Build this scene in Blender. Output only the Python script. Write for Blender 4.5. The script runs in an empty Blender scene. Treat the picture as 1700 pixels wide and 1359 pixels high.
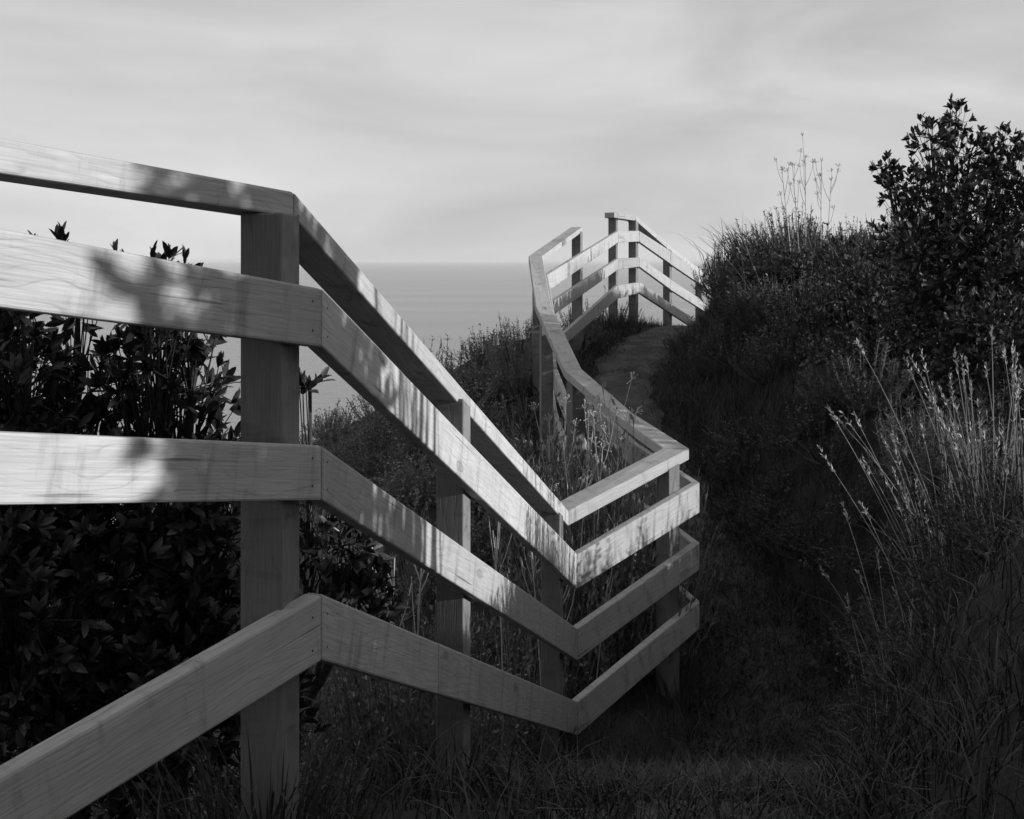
import bpy, bmesh, math, random
import numpy as np
from mathutils import Vector, Matrix

# ------------------------------------------------------------------ camera, sky, sun
scene = bpy.context.scene
FPX, HOR, CX = 1900.0, 432.0, 850.0          # focal length in photo pixels, horizon row, centre column
cam_d = bpy.data.cameras.new('camera')
cam_d.sensor_width = 36.0
cam_d.lens = FPX / 1700.0 * 36.0
cam_d.shift_y = -(679.5 - HOR) / 1700.0
cam_d.clip_start = 0.05
cam_d.clip_end = 200000.0
cam = bpy.data.objects.new('camera', cam_d)
scene.collection.objects.link(cam)
cam.location = (0, 0, 0)
cam.rotation_euler = (math.radians(90), 0, 0)
scene.camera = cam

SUN_AZ = math.radians(-15)      # measured from +X, towards the camera side
SUN_EL = math.radians(12.5)
SUN_DIR = Vector((math.cos(SUN_EL) * math.cos(SUN_AZ), math.cos(SUN_EL) * math.sin(SUN_AZ), math.sin(SUN_EL)))

world = bpy.data.worlds.new('World')
scene.world = world
world.use_nodes = True
wn, wl = world.node_tree.nodes, world.node_tree.links
for n in list(wn):
    wn.remove(n)


def node(nodes, kind, **kw):
    n = nodes.new(kind)
    for k, v in kw.items():
        setattr(n, k, v)
    return n


def math_node(nodes, links, op, a, b=None, c=None, clamp=False):
    n = nodes.new('ShaderNodeMath')
    n.operation = op
    n.use_clamp = clamp
    for i, s in enumerate((a, b, c)):
        if s is None:
            continue
        if isinstance(s, (int, float)):
            n.inputs[i].default_value = s
        else:
            links.new(s, n.inputs[i])
    return n.outputs[0]


sky = node(wn, 'ShaderNodeTexSky', sky_type='NISHITA', sun_disc=False)
sky.sun_elevation = SUN_EL
sky.sun_rotation = math.radians(90) - SUN_AZ
sky.air_density = 1.0
sky.dust_density = 1.5
bw = node(wn, 'ShaderNodeRGBToBW')
wl.new(sky.outputs[0], bw.inputs[0])
tc = node(wn, 'ShaderNodeTexCoord')
# thin high cloud: streaky noise on the sky's direction vector
mp = node(wn, 'ShaderNodeMapping')
mp.inputs['Scale'].default_value = (1.7, 1.7, 5.0)
mp.inputs['Rotation'].default_value = (0, math.radians(5), 0)
wl.new(tc.outputs['Generated'], mp.inputs['Vector'])
n1 = node(wn, 'ShaderNodeTexNoise')
n1.inputs['Scale'].default_value = 1.6
n1.inputs['Detail'].default_value = 5
n1.inputs['Roughness'].default_value = 0.5
n1.inputs['Distortion'].default_value = 0.9
wl.new(mp.outputs[0], n1.inputs['Vector'])
mp2 = node(wn, 'ShaderNodeMapping')
mp2.inputs['Scale'].default_value = (2.2, 2.2, 16.0)
mp2.inputs['Location'].default_value = (3.1, 0.7, 1.9)
wl.new(tc.outputs['Generated'], mp2.inputs['Vector'])
n2 = node(wn, 'ShaderNodeTexNoise')
n2.inputs['Scale'].default_value = 2.0
n2.inputs['Detail'].default_value = 4
wl.new(mp2.outputs[0], n2.inputs['Vector'])
cl = math_node(wn, wl, 'MULTIPLY_ADD', n1.outputs['Fac'], 0.95, 0.52)
cl = math_node(wn, wl, 'MULTIPLY_ADD', n2.outputs['Fac'], 0.22, cl)          # about 0.9 .. 1.3
sz = node(wn, 'ShaderNodeSeparateXYZ')
wl.new(tc.outputs['Generated'], sz.inputs[0])
low = math_node(wn, wl, 'SUBTRACT', 1.0, math_node(wn, wl, 'MULTIPLY', math_node(wn, wl, 'ABSOLUTE', sz.outputs[2]), 2.2), clamp=True)   # thicker towards the horizon
veil = math_node(wn, wl, 'MULTIPLY', cl, math_node(wn, wl, 'MULTIPLY_ADD', low, 1.4, 4.45))                                 # overcast veil
sk = math_node(wn, wl, 'MULTIPLY', math_node(wn, wl, 'MULTIPLY', bw.outputs[0], 0.06), cl)
tot = math_node(wn, wl, 'ADD', veil, sk)
bg = node(wn, 'ShaderNodeBackground')
bg.inputs['Strength'].default_value = 0.1
wl.new(tot, bg.inputs['Color'])
wo = node(wn, 'ShaderNodeOutputWorld')
wl.new(bg.outputs[0], wo.inputs[0])

sun_d = bpy.data.lights.new('sun', 'SUN')
sun_d.energy = 5.0
sun_d.angle = math.radians(0.5)
sun_d.color = (1, 1, 1)                       # black-and-white photograph
sun = bpy.data.objects.new('sun', sun_d)
scene.collection.objects.link(sun)
sun.rotation_euler = SUN_DIR.to_track_quat('Z', 'Y').to_euler()
sun.location = (20, -10, 12)

scene.view_settings.view_transform = 'Standard'
scene.view_settings.look = 'None'
scene.view_settings.exposure = 0.0
scene.view_settings.gamma = 1.0
scene.view_settings.use_curve_mapping = False
scene.cycles.max_bounces = 6
scene.cycles.diffuse_bounces = 3
scene.cycles.transparent_max_bounces = 4

# ------------------------------------------------------------------ helpers
COL = scene.collection
rng = np.random.default_rng(11)


def px(u, v, d):
    return np.array([(u - CX) / FPX * d, d, -(v - HOR) / FPX * d])


def zpx(v, d):
    return -(v - HOR) / FPX * d


def thing(name, label, cat, loc=(0, 0, 0), group=None):
    o = bpy.data.objects.new(name, None)
    COL.objects.link(o)
    o.location = loc
    o.empty_display_size = 0.1
    o['label'] = label
    o['category'] = cat
    if group:
        o['group'] = group
    return o


class MB:
    def __init__(self):
        self.v, self.f, self.n = [], [], 0

    def add(self, V, F):
        V = np.asarray(V, dtype=np.float32).reshape(-1, 3)
        F = np.asarray(F, dtype=np.int32).reshape(-1, 3)
        self.v.append(V)
        self.f.append(F + self.n)
        self.n += len(V)

    def mesh(self, name, mat, smooth=False, origin=None):
        V = np.concatenate(self.v)
        F = np.concatenate(self.f)
        if origin is not None:
            V = V - np.asarray(origin, dtype=np.float32)
        me = bpy.data.meshes.new(name)
        me.vertices.add(len(V))
        me.vertices.foreach_set('co', V.ravel())
        me.loops.add(F.size)
        me.loops.foreach_set('vertex_index', F.ravel())
        me.polygons.add(len(F))
        me.polygons.foreach_set('loop_start', np.arange(0, F.size, 3, dtype=np.int32))
        if smooth:
            me.polygons.foreach_set('use_smooth', np.ones(len(F), dtype=bool))
        me.update(calc_edges=True)
        me.materials.append(mat)
        return me

    def build(self, name, mat, parent=None, smooth=False):
        org = parent.location if parent is not None else None
        me = self.mesh(name, mat, smooth, org)
        o = bpy.data.objects.new(name, me)
        COL.objects.link(o)
        if parent is not None:
            o.parent = parent
        return o


def tube(pts, rad, sides=5):
    """tapered tube through pts (k,3) with radii (k,)"""
    pts = np.asarray(pts, dtype=float)
    rad = np.asarray(rad, dtype=float)
    k = len(pts)
    tan = np.gradient(pts, axis=0)
    tan /= np.linalg.norm(tan, axis=1)[:, None] + 1e-9
    ref = np.array([0.31, 0.95, 0.05])
    if abs(tan[0] @ ref) > 0.9:
        ref = np.array([1.0, 0, 0])
    a = np.cross(tan, ref)
    a /= np.linalg.norm(a, axis=1)[:, None] + 1e-9
    b = np.cross(tan, a)
    ang = np.linspace(0, 2 * math.pi, sides, endpoint=False)
    V = pts[:, None, :] + rad[:, None, None] * (np.cos(ang)[None, :, None] * a[:, None, :] + np.sin(ang)[None, :, None] * b[:, None, :])
    V = V.reshape(-1, 3)
    F = []
    for i in range(k - 1):
        for j in range(sides):
            p, q = i * sides + j, i * sides + (j + 1) % sides
            F.append((p, q, q + sides))
            F.append((p, q + sides, p + sides))
    return V, np.array(F)


def curve_pts(a, b, bend, n=5):
    a, b, bend = (np.asarray(x, dtype=float) for x in (a, b, bend))
    t = np.linspace(0, 1, n)[:, None]
    m = (a + b) / 2 + bend
    return (1 - t) ** 2 * a + 2 * t * (1 - t) * m + t ** 2 * b


def unit(a):
    return a / (np.linalg.norm(a, axis=-1, keepdims=True) + 1e-9)


# an obovate leaf, length 1 along +Y, folded on the midrib, tip curling back
LEAF_V = np.array([(0, 0, 0), (-.12, .26, .03), (.12, .26, .03), (0, .28, 0), (-.175, .55, .055), (.175, .55, .055), (0, .57, .02),
                   (-.10, .83, .03), (.10, .83, .03), (0, 1.0, -.03)], dtype=float)
LEAF_F = np.array([(0, 3, 1), (0, 2, 3), (1, 3, 6), (1, 6, 4), (3, 2, 5), (3, 5, 6), (4, 6, 9), (4, 9, 7), (6, 5, 8), (6, 8, 9)])


def leaf_frames(dirs, ups):
    y = unit(dirs)
    x = unit(np.cross(y, ups))
    z = np.cross(x, y)
    return x, y, z


def leaves(pos, dirs, ups, size, wid=1.0):
    x, y, z = leaf_frames(dirs, ups)
    L = LEAF_V
    V = pos[:, None, :] + size[:, None, None] * (L[None, :, 0:1] * wid * x[:, None, :] + L[None, :, 1:2] * y[:, None, :] + L[None, :, 2:3] * z[:, None, :])
    F = (np.arange(len(pos)) * len(L))[:, None, None] + LEAF_F[None]
    return V.reshape(-1, 3), F.reshape(-1, 3)


# ------------------------------------------------------------------ materials (all neutral grey: a monochrome place)
def principled(name, rough=0.8, spec=0.3):
    m = bpy.data.materials.new(name)
    m.use_nodes = True
    b = m.node_tree.nodes['Principled BSDF']
    b.inputs['Roughness'].default_value = rough
    b.inputs['Specular IOR Level'].default_value = spec
    return m, m.node_tree.nodes, m.node_tree.links, b


def ramp(nodes, links, fac, stops):
    r = nodes.new('ShaderNodeValToRGB')
    e = r.color_ramp.elements
    while len(e) < len(stops):
        e.new(0.5)
    for i, (p, c) in enumerate(stops):
        e[i].position = p
        e[i].color = (c, c, c, 1)
    links.new(fac, r.inputs[0])
    return r.outputs[0]


def mat_wood(name, lo, hi):
    m, N, L, b = principled(name, 0.75, 0.25)
    at = node(N, 'ShaderNodeAttribute', attribute_name='wood')
    oi = node(N, 'ShaderNodeObjectInfo')
    rv = math_node(N, L, 'MULTIPLY', oi.outputs['Random'], 41.0)
    off = node(N, 'ShaderNodeCombineXYZ')
    L.new(rv, off.inputs[0])
    add = node(N, 'ShaderNodeVectorMath', operation='ADD')
    L.new(at.outputs['Vector'], add.inputs[0])
    L.new(off.outputs[0], add.inputs[1])
    # slow wander of the pith along the length
    ms = node(N, 'ShaderNodeMapping')
    ms.inputs['Scale'].default_value = (2.6, 7, 7)
    L.new(add.outputs[0], ms.inputs[0])
    nw = node(N, 'ShaderNodeTexNoise')
    nw.inputs['Scale'].default_value = 1.0
    nw.inputs['Detail'].default_value = 2
    L.new(ms.outputs[0], nw.inputs['Vector'])
    sep = node(N, 'ShaderNodeSeparateXYZ')
    L.new(at.outputs['Vector'], sep.inputs[0])
    py = math_node(N, L, 'ADD', sep.outputs[1], 0.035)
    pz = math_node(N, L, 'ADD', sep.outputs[2], math_node(N, L, 'MULTIPLY_ADD', oi.outputs['Random'], 0.16, -0.14))
    r2 = math_node(N, L, 'ADD', math_node(N, L, 'MULTIPLY', py, py), math_node(N, L, 'MULTIPLY', pz, pz))
    r = math_node(N, L, 'SQRT', r2)
    r = math_node(N, L, 'MULTIPLY_ADD', nw.outputs['Fac'], 0.17, r)
    ring = math_node(N, L, 'FRACT', math_node(N, L, 'MULTIPLY', r, 40.0))
    ringc = ramp(N, L, ring, [(0.0, 0.2), (0.07, 0.9), (0.55, 1.0), (0.9, 0.8), (1.0, 0.2)])
    # fine fibre
    mf = node(N, 'ShaderNodeMapping')
    mf.inputs['Scale'].default_value = (7, 230, 230)
    L.new(add.outputs[0], mf.inputs[0])
    nf = node(N, 'ShaderNodeTexNoise')
    nf.inputs['Scale'].default_value = 1.0
    nf.inputs['Detail'].default_value = 3
    L.new(mf.outputs[0], nf.inputs['Vector'])
    # weathering blotches and drip stains
    md = node(N, 'ShaderNodeMapping')
    md.inputs['Scale'].default_value = (15, 8, 3)
    L.new(add.outputs[0], md.inputs[0])
    nd = node(N, 'ShaderNodeTexNoise')
    nd.inputs['Scale'].default_value = 1.0
    nd.inputs['Detail'].default_value = 5
    nd.inputs['Roughness'].default_value = 0.62
    L.new(md.outputs[0], nd.inputs['Vector'])
    drip = ramp(N, L, nd.outputs['Fac'], [(0.28, 0.5), (0.46, 0.95), (1.0, 1.08)])
    # knots
    mk = node(N, 'ShaderNodeMapping')
    mk.inputs['Scale'].default_value = (1.5, 4.5, 4.5)
    L.new(add.outputs[0], mk.inputs[0])
    vk = node(N, 'ShaderNodeTexVoronoi')
    vk.inputs['Scale'].default_value = 1.2
    L.new(mk.outputs[0], vk.inputs['Vector'])
    knot = ramp(N, L, vk.outputs['Distance'], [(0.04, 0.42), (0.075, 0.8), (0.1, 0.62), (0.125, 1.0)])
    # rings show strongly in some stretches and fade in others
    mm = node(N, 'ShaderNodeMapping')
    mm.inputs['Scale'].default_value = (3.1, 9, 11)
    mm.inputs['Location'].default_value = (5.3, 1.1, 0)
    L.new(add.outputs[0], mm.inputs[0])
    nm = node(N, 'ShaderNodeTexNoise')
    nm.inputs['Scale'].default_value = 1.0
    nm.inputs['Detail'].default_value = 3
    L.new(mm.outputs[0], nm.inputs['Vector'])
    amp = ramp(N, L, nm.outputs['Fac'], [(0.38, 0.0), (0.70, 0.5)])
    v = math_node(N, L, 'SUBTRACT', 1.0, math_node(N, L, 'MULTIPLY', amp, math_node(N, L, 'SUBTRACT', 1.0, ringc)))
    v = math_node(N, L, 'MULTIPLY', v, math_node(N, L, 'MULTIPLY_ADD', nm.outputs['Fac'], 0.55, 0.68))
    v = math_node(N, L, 'MULTIPLY', v, math_node(N, L, 'MULTIPLY_ADD', nf.outputs['Fac'], 0.9, 0.55))
    v = math_node(N, L, 'MULTIPLY', v, drip)
    v = math_node(N, L, 'MULTIPLY', v, knot)
    mc = node(N, 'ShaderNodeMapping')
    mc.inputs['Scale'].default_value = (2.2, 60, 60)
    mc.inputs['Location'].default_value = (1.7, 3.3, 0)
    L.new(add.outputs[0], mc.inputs[0])
    nc = node(N, 'ShaderNodeTexNoise')
    nc.inputs['Scale'].default_value = 1.0
    nc.inputs['Detail'].default_value = 2
    L.new(mc.outputs[0], nc.inputs['Vector'])
    v = math_node(N, L, 'MULTIPLY', v, ramp(N, L, nc.outputs['Fac'], [(0.24, 0.35), (0.30, 1.0)]))
    tone = math_node(N, L, 'MULTIPLY_ADD', oi.outputs['Random'], 0.24, 0.87)
    v = math_node(N, L, 'MULTIPLY', v, tone)
    v = math_node(N, L, 'MULTIPLY_ADD', v, hi - lo, lo)
    L.new(v, b.inputs['Base Color'])
    bp = node(N, 'ShaderNodeBump')
    bp.inputs['Strength'].default_value = 0.35
    bp.inputs['Distance'].default_value = 0.002
    hgt = math_node(N, L, 'MULTIPLY_ADD', ringc, 0.5, nf.outputs['Fac'])
    L.new(hgt, bp.inputs['Height'])
    L.new(bp.outputs[0], b.inputs['Normal'])
    return m


def mat_plant(name, lo, hi, rough=0.6, spec=0.3, scale=2.2, trans=0.0):
    """foliage: albedo drifts from plant to plant and leaf to leaf"""
    m, N, L, b = principled(name, rough, spec)
    g = node(N, 'ShaderNodeNewGeometry')
    nz = node(N, 'ShaderNodeTexNoise')
    nz.inputs['Scale'].default_value = scale
    nz.inputs['Detail'].default_value = 3
    L.new(g.outputs['Position'], nz.inputs['Vector'])
    f = math_node(N, L, 'MULTIPLY_ADD', g.outputs['Random Per Island'], 0.55, math_node(N, L, 'MULTIPLY_ADD', nz.outputs['Fac'], 1.0, -0.28))
    c = ramp(N, L, f, [(0.1, lo), (0.9, hi)])
    L.new(c, b.inputs['Base Color'])
    if trans:
        tr = node(N, 'ShaderNodeBsdfTranslucent')
        L.new(c, tr.inputs[0])
        mx = node(N, 'ShaderNodeMixShader')
        mx.inputs[0].default_value = trans
        out = N['Material Output']
        L.new(b.outputs[0], mx.inputs[1])
        L.new(tr.outputs[0], mx.inputs[2])
        L.new(mx.outputs[0], out.inputs[0])
    return m


def mat_ground(name, lo, hi, scale):
    m, N, L, b = principled(name, 0.95, 0.1)
    g = node(N, 'ShaderNodeNewGeometry')
    nz = node(N, 'ShaderNodeTexNoise')
    nz.inputs['Scale'].default_value = scale
    nz.inputs['Detail'].default_value = 8
    nz.inputs['Roughness'].default_value = 0.65
    L.new(g.outputs['Position'], nz.inputs['Vector'])
    L.new(ramp(N, L, nz.outputs['Fac'], [(0.3, lo), (0.7, hi)]), b.inputs['Base Color'])
    bp = node(N, 'ShaderNodeBump')
    bp.inputs['Strength'].default_value = 0.8
    bp.inputs['Distance'].default_value = 0.03
    n3 = node(N, 'ShaderNodeTexNoise')
    n3.inputs['Scale'].default_value = 22
    n3.inputs['Detail'].default_value = 6
    L.new(g.outputs['Position'], n3.inputs['Vector'])
    L.new(n3.outputs['Fac'], bp.inputs['Height'])
    L.new(bp.outputs[0], b.inputs['Normal'])
    return m


def mat_plain(name, c, rough=0.5, spec=0.5, metal=0.0):
    m, N, L, b = principled(name, rough, spec)
    nz = node(N, 'ShaderNodeTexNoise')
    nz.inputs['Scale'].default_value = 60
    L.new(ramp(N, L, nz.outputs['Fac'], [(0.3, c * 0.7), (0.7, c * 1.3)]), b.inputs['Base Color'])
    b.inputs['Metallic'].default_value = metal
    return m


def mat_sea():
    m, N, L, b = principled('sea_water', 0.22, 0.5)
    b.inputs['Base Color'].default_value = (0.21, 0.21, 0.21, 1)
    b.inputs['IOR'].default_value = 1.33
    g = node(N, 'ShaderNodeNewGeometry')
    mp_ = node(N, 'ShaderNodeMapping')
    mp_.inputs['Scale'].default_value = (0.05, 0.16, 0.1)
    L.new(g.outputs['Position'], mp_.inputs[0])
    nz = node(N, 'ShaderNodeTexNoise')
    nz.inputs['Scale'].default_value = 1.0
    nz.inputs['Detail'].default_value = 5
    nz.inputs['Roughness'].default_value = 0.6
    L.new(mp_.outputs[0], nz.inputs['Vector'])
    bp = node(N, 'ShaderNodeBump')
    bp.inputs['Strength'].default_value = 1.0
    bp.inputs['Distance'].default_value = 1.1
    L.new(nz.outputs['Fac'], bp.inputs['Height'])
    L.new(bp.outputs[0], b.inputs['Normal'])
    # wind lanes: rougher and smoother water
    ml = node(N, 'ShaderNodeMapping')
    ml.inputs['Scale'].default_value = (0.0006, 0.006, 1)
    L.new(g.outputs['Position'], ml.inputs[0])
    nl_ = node(N, 'ShaderNodeTexNoise')
    nl_.inputs['Scale'].default_value = 1.0
    nl_.inputs['Detail'].default_value = 6
    L.new(ml.outputs[0], nl_.inputs['Vector'])
    L.new(ramp(N, L, nl_.outputs['Fac'], [(0.35, 0.20), (0.65, 0.27)]), b.inputs['Roughness'])
    L.new(ramp(N, L, nl_.outputs['Fac'], [(0.3, 0.205), (0.7, 0.23)]), b.inputs['Base Color'])
    return m


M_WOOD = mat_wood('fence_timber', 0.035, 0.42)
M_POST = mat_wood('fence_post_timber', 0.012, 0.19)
M_NAIL = mat_plain('nail_steel', 0.05, 0.5, 0.4)
M_GROUND = mat_ground('dark_soil', 0.018, 0.05, 3.0)
M_PATH = mat_ground('trodden_path', 0.035, 0.12, 3.4)
M_SEA = mat_sea()
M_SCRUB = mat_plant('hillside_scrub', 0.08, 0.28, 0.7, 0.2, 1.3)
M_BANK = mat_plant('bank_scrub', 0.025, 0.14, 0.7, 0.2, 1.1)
M_GRASS = mat_plant('grass', 0.02, 0.075, 0.6, 0.25, 1.5)
M_DRY = mat_plant('dry_stems', 0.28, 0.52, 0.7, 0.2, 6.0)
M_LEAF = mat_plant('glossy_leaf', 0.010, 0.055, 0.36, 0.7, 3.0)
M_LEAF2 = mat_plant('dull_leaf', 0.022, 0.07, 0.5, 0.3, 2.0)
M_BARK = mat_ground('dark_bark', 0.03, 0.07, 14.0)
M_FEATH = mat_plant('feathery_green', 0.09, 0.26, 0.65, 0.2, 3.0)

# ------------------------------------------------------------------ terrain
_FY = [-8, 0.7, 2.16, 2.85, 6.8, 7.6, 9.03, 10.5, 12.0, 15.5, 15.8, 17.2, 18.8, 20.5, 60]
_FX = [-8.0, -1.83, -.91, -.47, .39, 1.25, .60, .41, .37, 1.44, 1.76, 2.38, 3.19, 4.0, 24]
_PY = [-8, -3, 0, 2.85, 5, 6.8, 7.6, 9, 10.5, 12, 13.5, 15.5, 18, 20, 60]
_PX = [0.0, .2, .25, .45, .85, 1.48, 1.85, 1.5, 1.15, 1.08, 1.45, 2.2, 3.3, 4.3, 26]
_ZY = [-8, -4, 0, 2.0, 2.9, 4.4, 5.2, 6.4, 7.0, 7.8, 9, 10.5, 12, 13.5, 15.5, 16.4, 18.8, 22, 30, 60, 120, 400]
_ZZ = [-1.2, -1.4, -1.42, -1.36, -1.42, -2.1, -2.48, -2.95, -2.98, -2.78, -2.32, -1.9, -1.42, -1.13, -.90, -.98, -1.8, -3.3, -8, -30, -68, -70]
_gy = np.arange(-60, 420, 0.05)


def _smooth(y, xs, ys, w):
    v = np.interp(_gy, xs, ys)
    k = np.ones(int(w / 0.05)) / int(w / 0.05)
    vp = np.pad(v, len(k) // 2, mode='edge')
    s = np.convolve(vp, k, mode='valid')[:len(v)]
    return np.interp(y, _gy, s)


def xf(y):
    return np.interp(y, _FY, _FX)


def xfs(y):
    return _smooth(y, _FY, _FX, 1.0)


def xp(y):
    return _smooth(y, _PY, _PX, 1.2)


def zp(y):
    return _smooth(y, _ZY, _ZZ, 0.8)


def sstep(t):
    t = np.clip(t, 0, 1)
    return t * t * (3 - 2 * t)


def bumps(x, y):
    return (np.sin(x * 2.3 + 1.7 * np.sin(y * 1.1)) * np.sin(y * 2.9 + 0.8 * np.sin(x * 1.9)) * 0.035
            + np.sin(x * 6.1 + y * 2.2) * np.sin(y * 7.3 - x * 1.4) * 0.012)


def terrain(x, y):
    x = np.asarray(x, dtype=float)
    y = np.asarray(y, dtype=float)
    z = zp(y)
    d = x - xp(y)
    rise = (1.15 - .45 * sstep((4.8 - y) / 1.5) - .45 * sstep((y - 13.6) / 1.8)) * sstep((d - 0.38) / 1.05) + 0.09 * np.clip(d - 1.4, 0, 6) + 0.03 * np.clip(d - 8, 0, 200)
    d2 = np.clip(xfs(y) - 0.15 - x, 0, None)
    near = sstep((5.5 - y) / 3.0)
    fall = 0.10 * d2 + (0.42 + 0.5 * near) * np.clip(d2 - (1.2 - 0.9 * near), 0, 6) + 0.75 * np.clip(d2 - 6.5, 0, 90)
    z = z + rise - fall
    b = bumps(x, y)
    return np.maximum(z + b * (0.35 + 0.65 * sstep((np.abs(d) - 0.4) / 0.5)), -66)


ax = np.concatenate([-np.geomspace(9, 150, 22)[::-1], np.arange(-8.8, 9.0, 0.14), np.geomspace(9.1, 160, 24)])
ay = np.concatenate([-np.geomspace(5, 60, 14)[::-1], np.arange(-4.8, 24.0, 0.14), np.geomspace(24.2, 400, 30)])
GX, GY = np.meshgrid(ax, ay)
GZ = terrain(GX, GY)
nx, ny = len(ax), len(ay)
idx = np.arange(nx * ny).reshape(ny, nx)
q = np.stack([idx[:-1, :-1], idx[:-1, 1:], idx[1:, 1:], idx[1:, :-1]], -1).reshape(-1, 4)
mb = MB()
mb.add(np.stack([GX, GY, GZ], -1).reshape(-1, 3), np.concatenate([q[:, [0, 1, 2]], q[:, [0, 2, 3]]]))
ground = mb.build('ground', M_GROUND, smooth=True)
ground['kind'] = 'structure'
ground['label'] = 'dark earth headland sloping down to the sea'

# the trodden path: a sheet lying just above the ground
py_ = np.arange(-4, 21, 0.1)
off = np.linspace(-0.40, 0.40, 9)
PYg, OFg = np.meshgrid(py_, off, indexing='ij')
wob = 1 + 0.16 * np.sin(PYg * 1.9) + 0.1 * np.sin(PYg * 4.3 + 1) + 0.08 * np.sin(PYg * 8.7 + OFg * 3)
PXg = xp(PYg) + OFg * wob
PZg = terrain(PXg, PYg) + 0.03 - 0.03 * (np.abs(OFg) / 0.40) ** 4
idx = np.arange(PYg.size).reshape(PYg.shape)
q = np.stack([idx[:-1, :-1], idx[:-1, 1:], idx[1:, 1:], idx[1:, :-1]], -1).reshape(-1, 4)
mb = MB()
mb.add(np.stack([PXg, PYg, PZg], -1).reshape(-1, 3), np.concatenate([q[:, [0, 1, 2]], q[:, [0, 2, 3]]]))
path = mb.build('path', M_PATH, smooth=True)
path['kind'] = 'structure'
path['label'] = 'narrow trodden path dipping and climbing beside the fence'

mb = MB()
S = 60000.0
mb.add([(-S, -S, -60), (S, -S, -60), (S, S, -60), (-S, S, -60)], [(0, 1, 2), (0, 2, 3)])
sea = mb.build('sea', M_SEA)
sea['kind'] = 'structure'
sea['label'] = 'calm grey sea reaching the horizon'

# ------------------------------------------------------------------ the fence
fence = thing('timber_fence', 'weathered timber post and rail fence zigzagging along the path', 'fence', (0, 0, 0))

U = lambda u, d: np.array([(u - CX) / FPX * d, d])
P1, P2, P3 = U(535, 2.85), U(959, 6.8), U(1162, 7.6)
P0 = U(50, 2.16)
PE = P1 + (P0 - P1) * 2.5
NODES = [PE, P1, P2, P3, np.array([.925, 8.3]), np.array([.605, 9.03]), np.array([.417, 10.5]), np.array([.375, 12.0]),
         U(1026, 15.5), U(1062, 15.8), U(1113, 17.2), U(1172, 18.8), U(1235, 20.6)]
(iE, i1, i2, i3, iA, iB, iC, i5, i6, i6b, iM, i7, i8) = range(13)


def offset_poly(nodes, d):
    """mitred offset to the left (sea side) of the walking direction"""
    out = []
    for i, p in enumerate(nodes):
        ns = []
        for a, b in ((i - 1, i), (i, i + 1)):
            if a >= 0 and b < len(nodes):
                e = nodes[b] - nodes[a]
                e = e / np.linalg.norm(e)
                ns.append(np.array([-e[1], e[0]]))
        n = sum(ns)
        n = n / np.linalg.norm(n)
        out.append(p + n * d / max(0.3, n @ ns[0]))
    return out


def ext(v1, v0):
    """value at PE from the values at P1 and P0"""
    return v1 + (v0 - v1) * 2.5


def prof(nodes, vtop, thick=None, vbot=None):
    """pixel rows -> heights at each node; dict index -> row, or ('z', value)"""
    return None


RT = 0.048      # rail thickness
rail_in = offset_poly(NODES, RT)
_c8, _c5 = offset_poly(NODES, 0.08), offset_poly(NODES, 0.056)
cap_out = [_c8[i] if i <= i1 else _c5[i] for i in range(len(NODES))]
cap_in = offset_poly(NODES, 0.20)


def heights(rows, out, d0):
    """rows: {index: (top_row, bottom_row) or ('z', top, bottom)}; index iE is given as the row at P0 (depth d0)"""
    z = {}
    for i, r in rows.items():
        if r[0] == 'z':
            z[i] = (r[1], r[2])
        else:
            d = d0 if i == iE else out[i][1]
            z[i] = (zpx(r[0], d), zpx(r[1], d))
    z[iE] = tuple(ext(z[i1][k], z[iE][k]) for k in (0, 1))
    z[i8] = tuple(z[i7][k] + (z[i7][k] - z[iM][k]) * 1.1 for k in (0, 1))
    return z


capz = {iA: -1.105, iB: -.857, iC: -.42, i5: .05}
R2 = heights({iE: (387, 515), i1: (478, 575), i2: (920, 977), i3: (800, 850), iA: ('z', capz[iA] - 0.23, capz[iA] - 0.4), iB: ('z', capz[iB] - .22, capz[iB] - .39), iC: ('z', capz[iC] - .21, capz[iC] - .38),
              i5: (456, 484), i6: (383.5, 402.5), i6b: (383, 401), iM: (416.5, 437.6), i7: (460.7, 477.6)}, NODES, 2.16)
R3 = heights({iE: (718, 837), i1: (738, 829), i2: (1043, 1096), i3: (900, 945), iA: ('z', capz[iA] - 0.62, capz[iA] - 0.79), iB: ('z', capz[iB] - .61, capz[iB] - .78), iC: ('z', capz[iC] - .57, capz[iC] - .74),
              i5: (506, 530), i6: (429, 447), i6b: (427, 442.5), iM: (462.8, 480), i7: (502, 518)}, NODES, 2.16)
R4 = heights({iE: (1266, 1400), i1: (988, 1098), i2: (1165, 1221), i3: (998, 1043), iA: ('z', capz[iA] - 1.0, capz[iA] - 1.17), iB: ('z', capz[iB] - 1.0, capz[iB] - 1.17), iC: ('z', capz[iC] - .97, capz[iC] - 1.14),
              i5: (577, 597), i6: (473, 495), i6b: (468, 486), iM: (503, 519), i7: (542, 557)}, NODES, 2.16)
RC = heights({iE: (226, 286), i1: (319, 361), i2: (848, 873), i3: (745, 763), iA: ('z', capz[iA] - 0, capz[iA] - 0.066), iB: ('z', capz[iB], capz[iB] - .066), iC: ('z', capz[iC], capz[iC] - .066),
              i5: ('z', capz[i5], capz[i5] - .066), i6: (352, 361), i6b: (358, 366.5), iM: (403.5, 411.5), i7: (450, 458)}, cap_out, 2.16)


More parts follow.
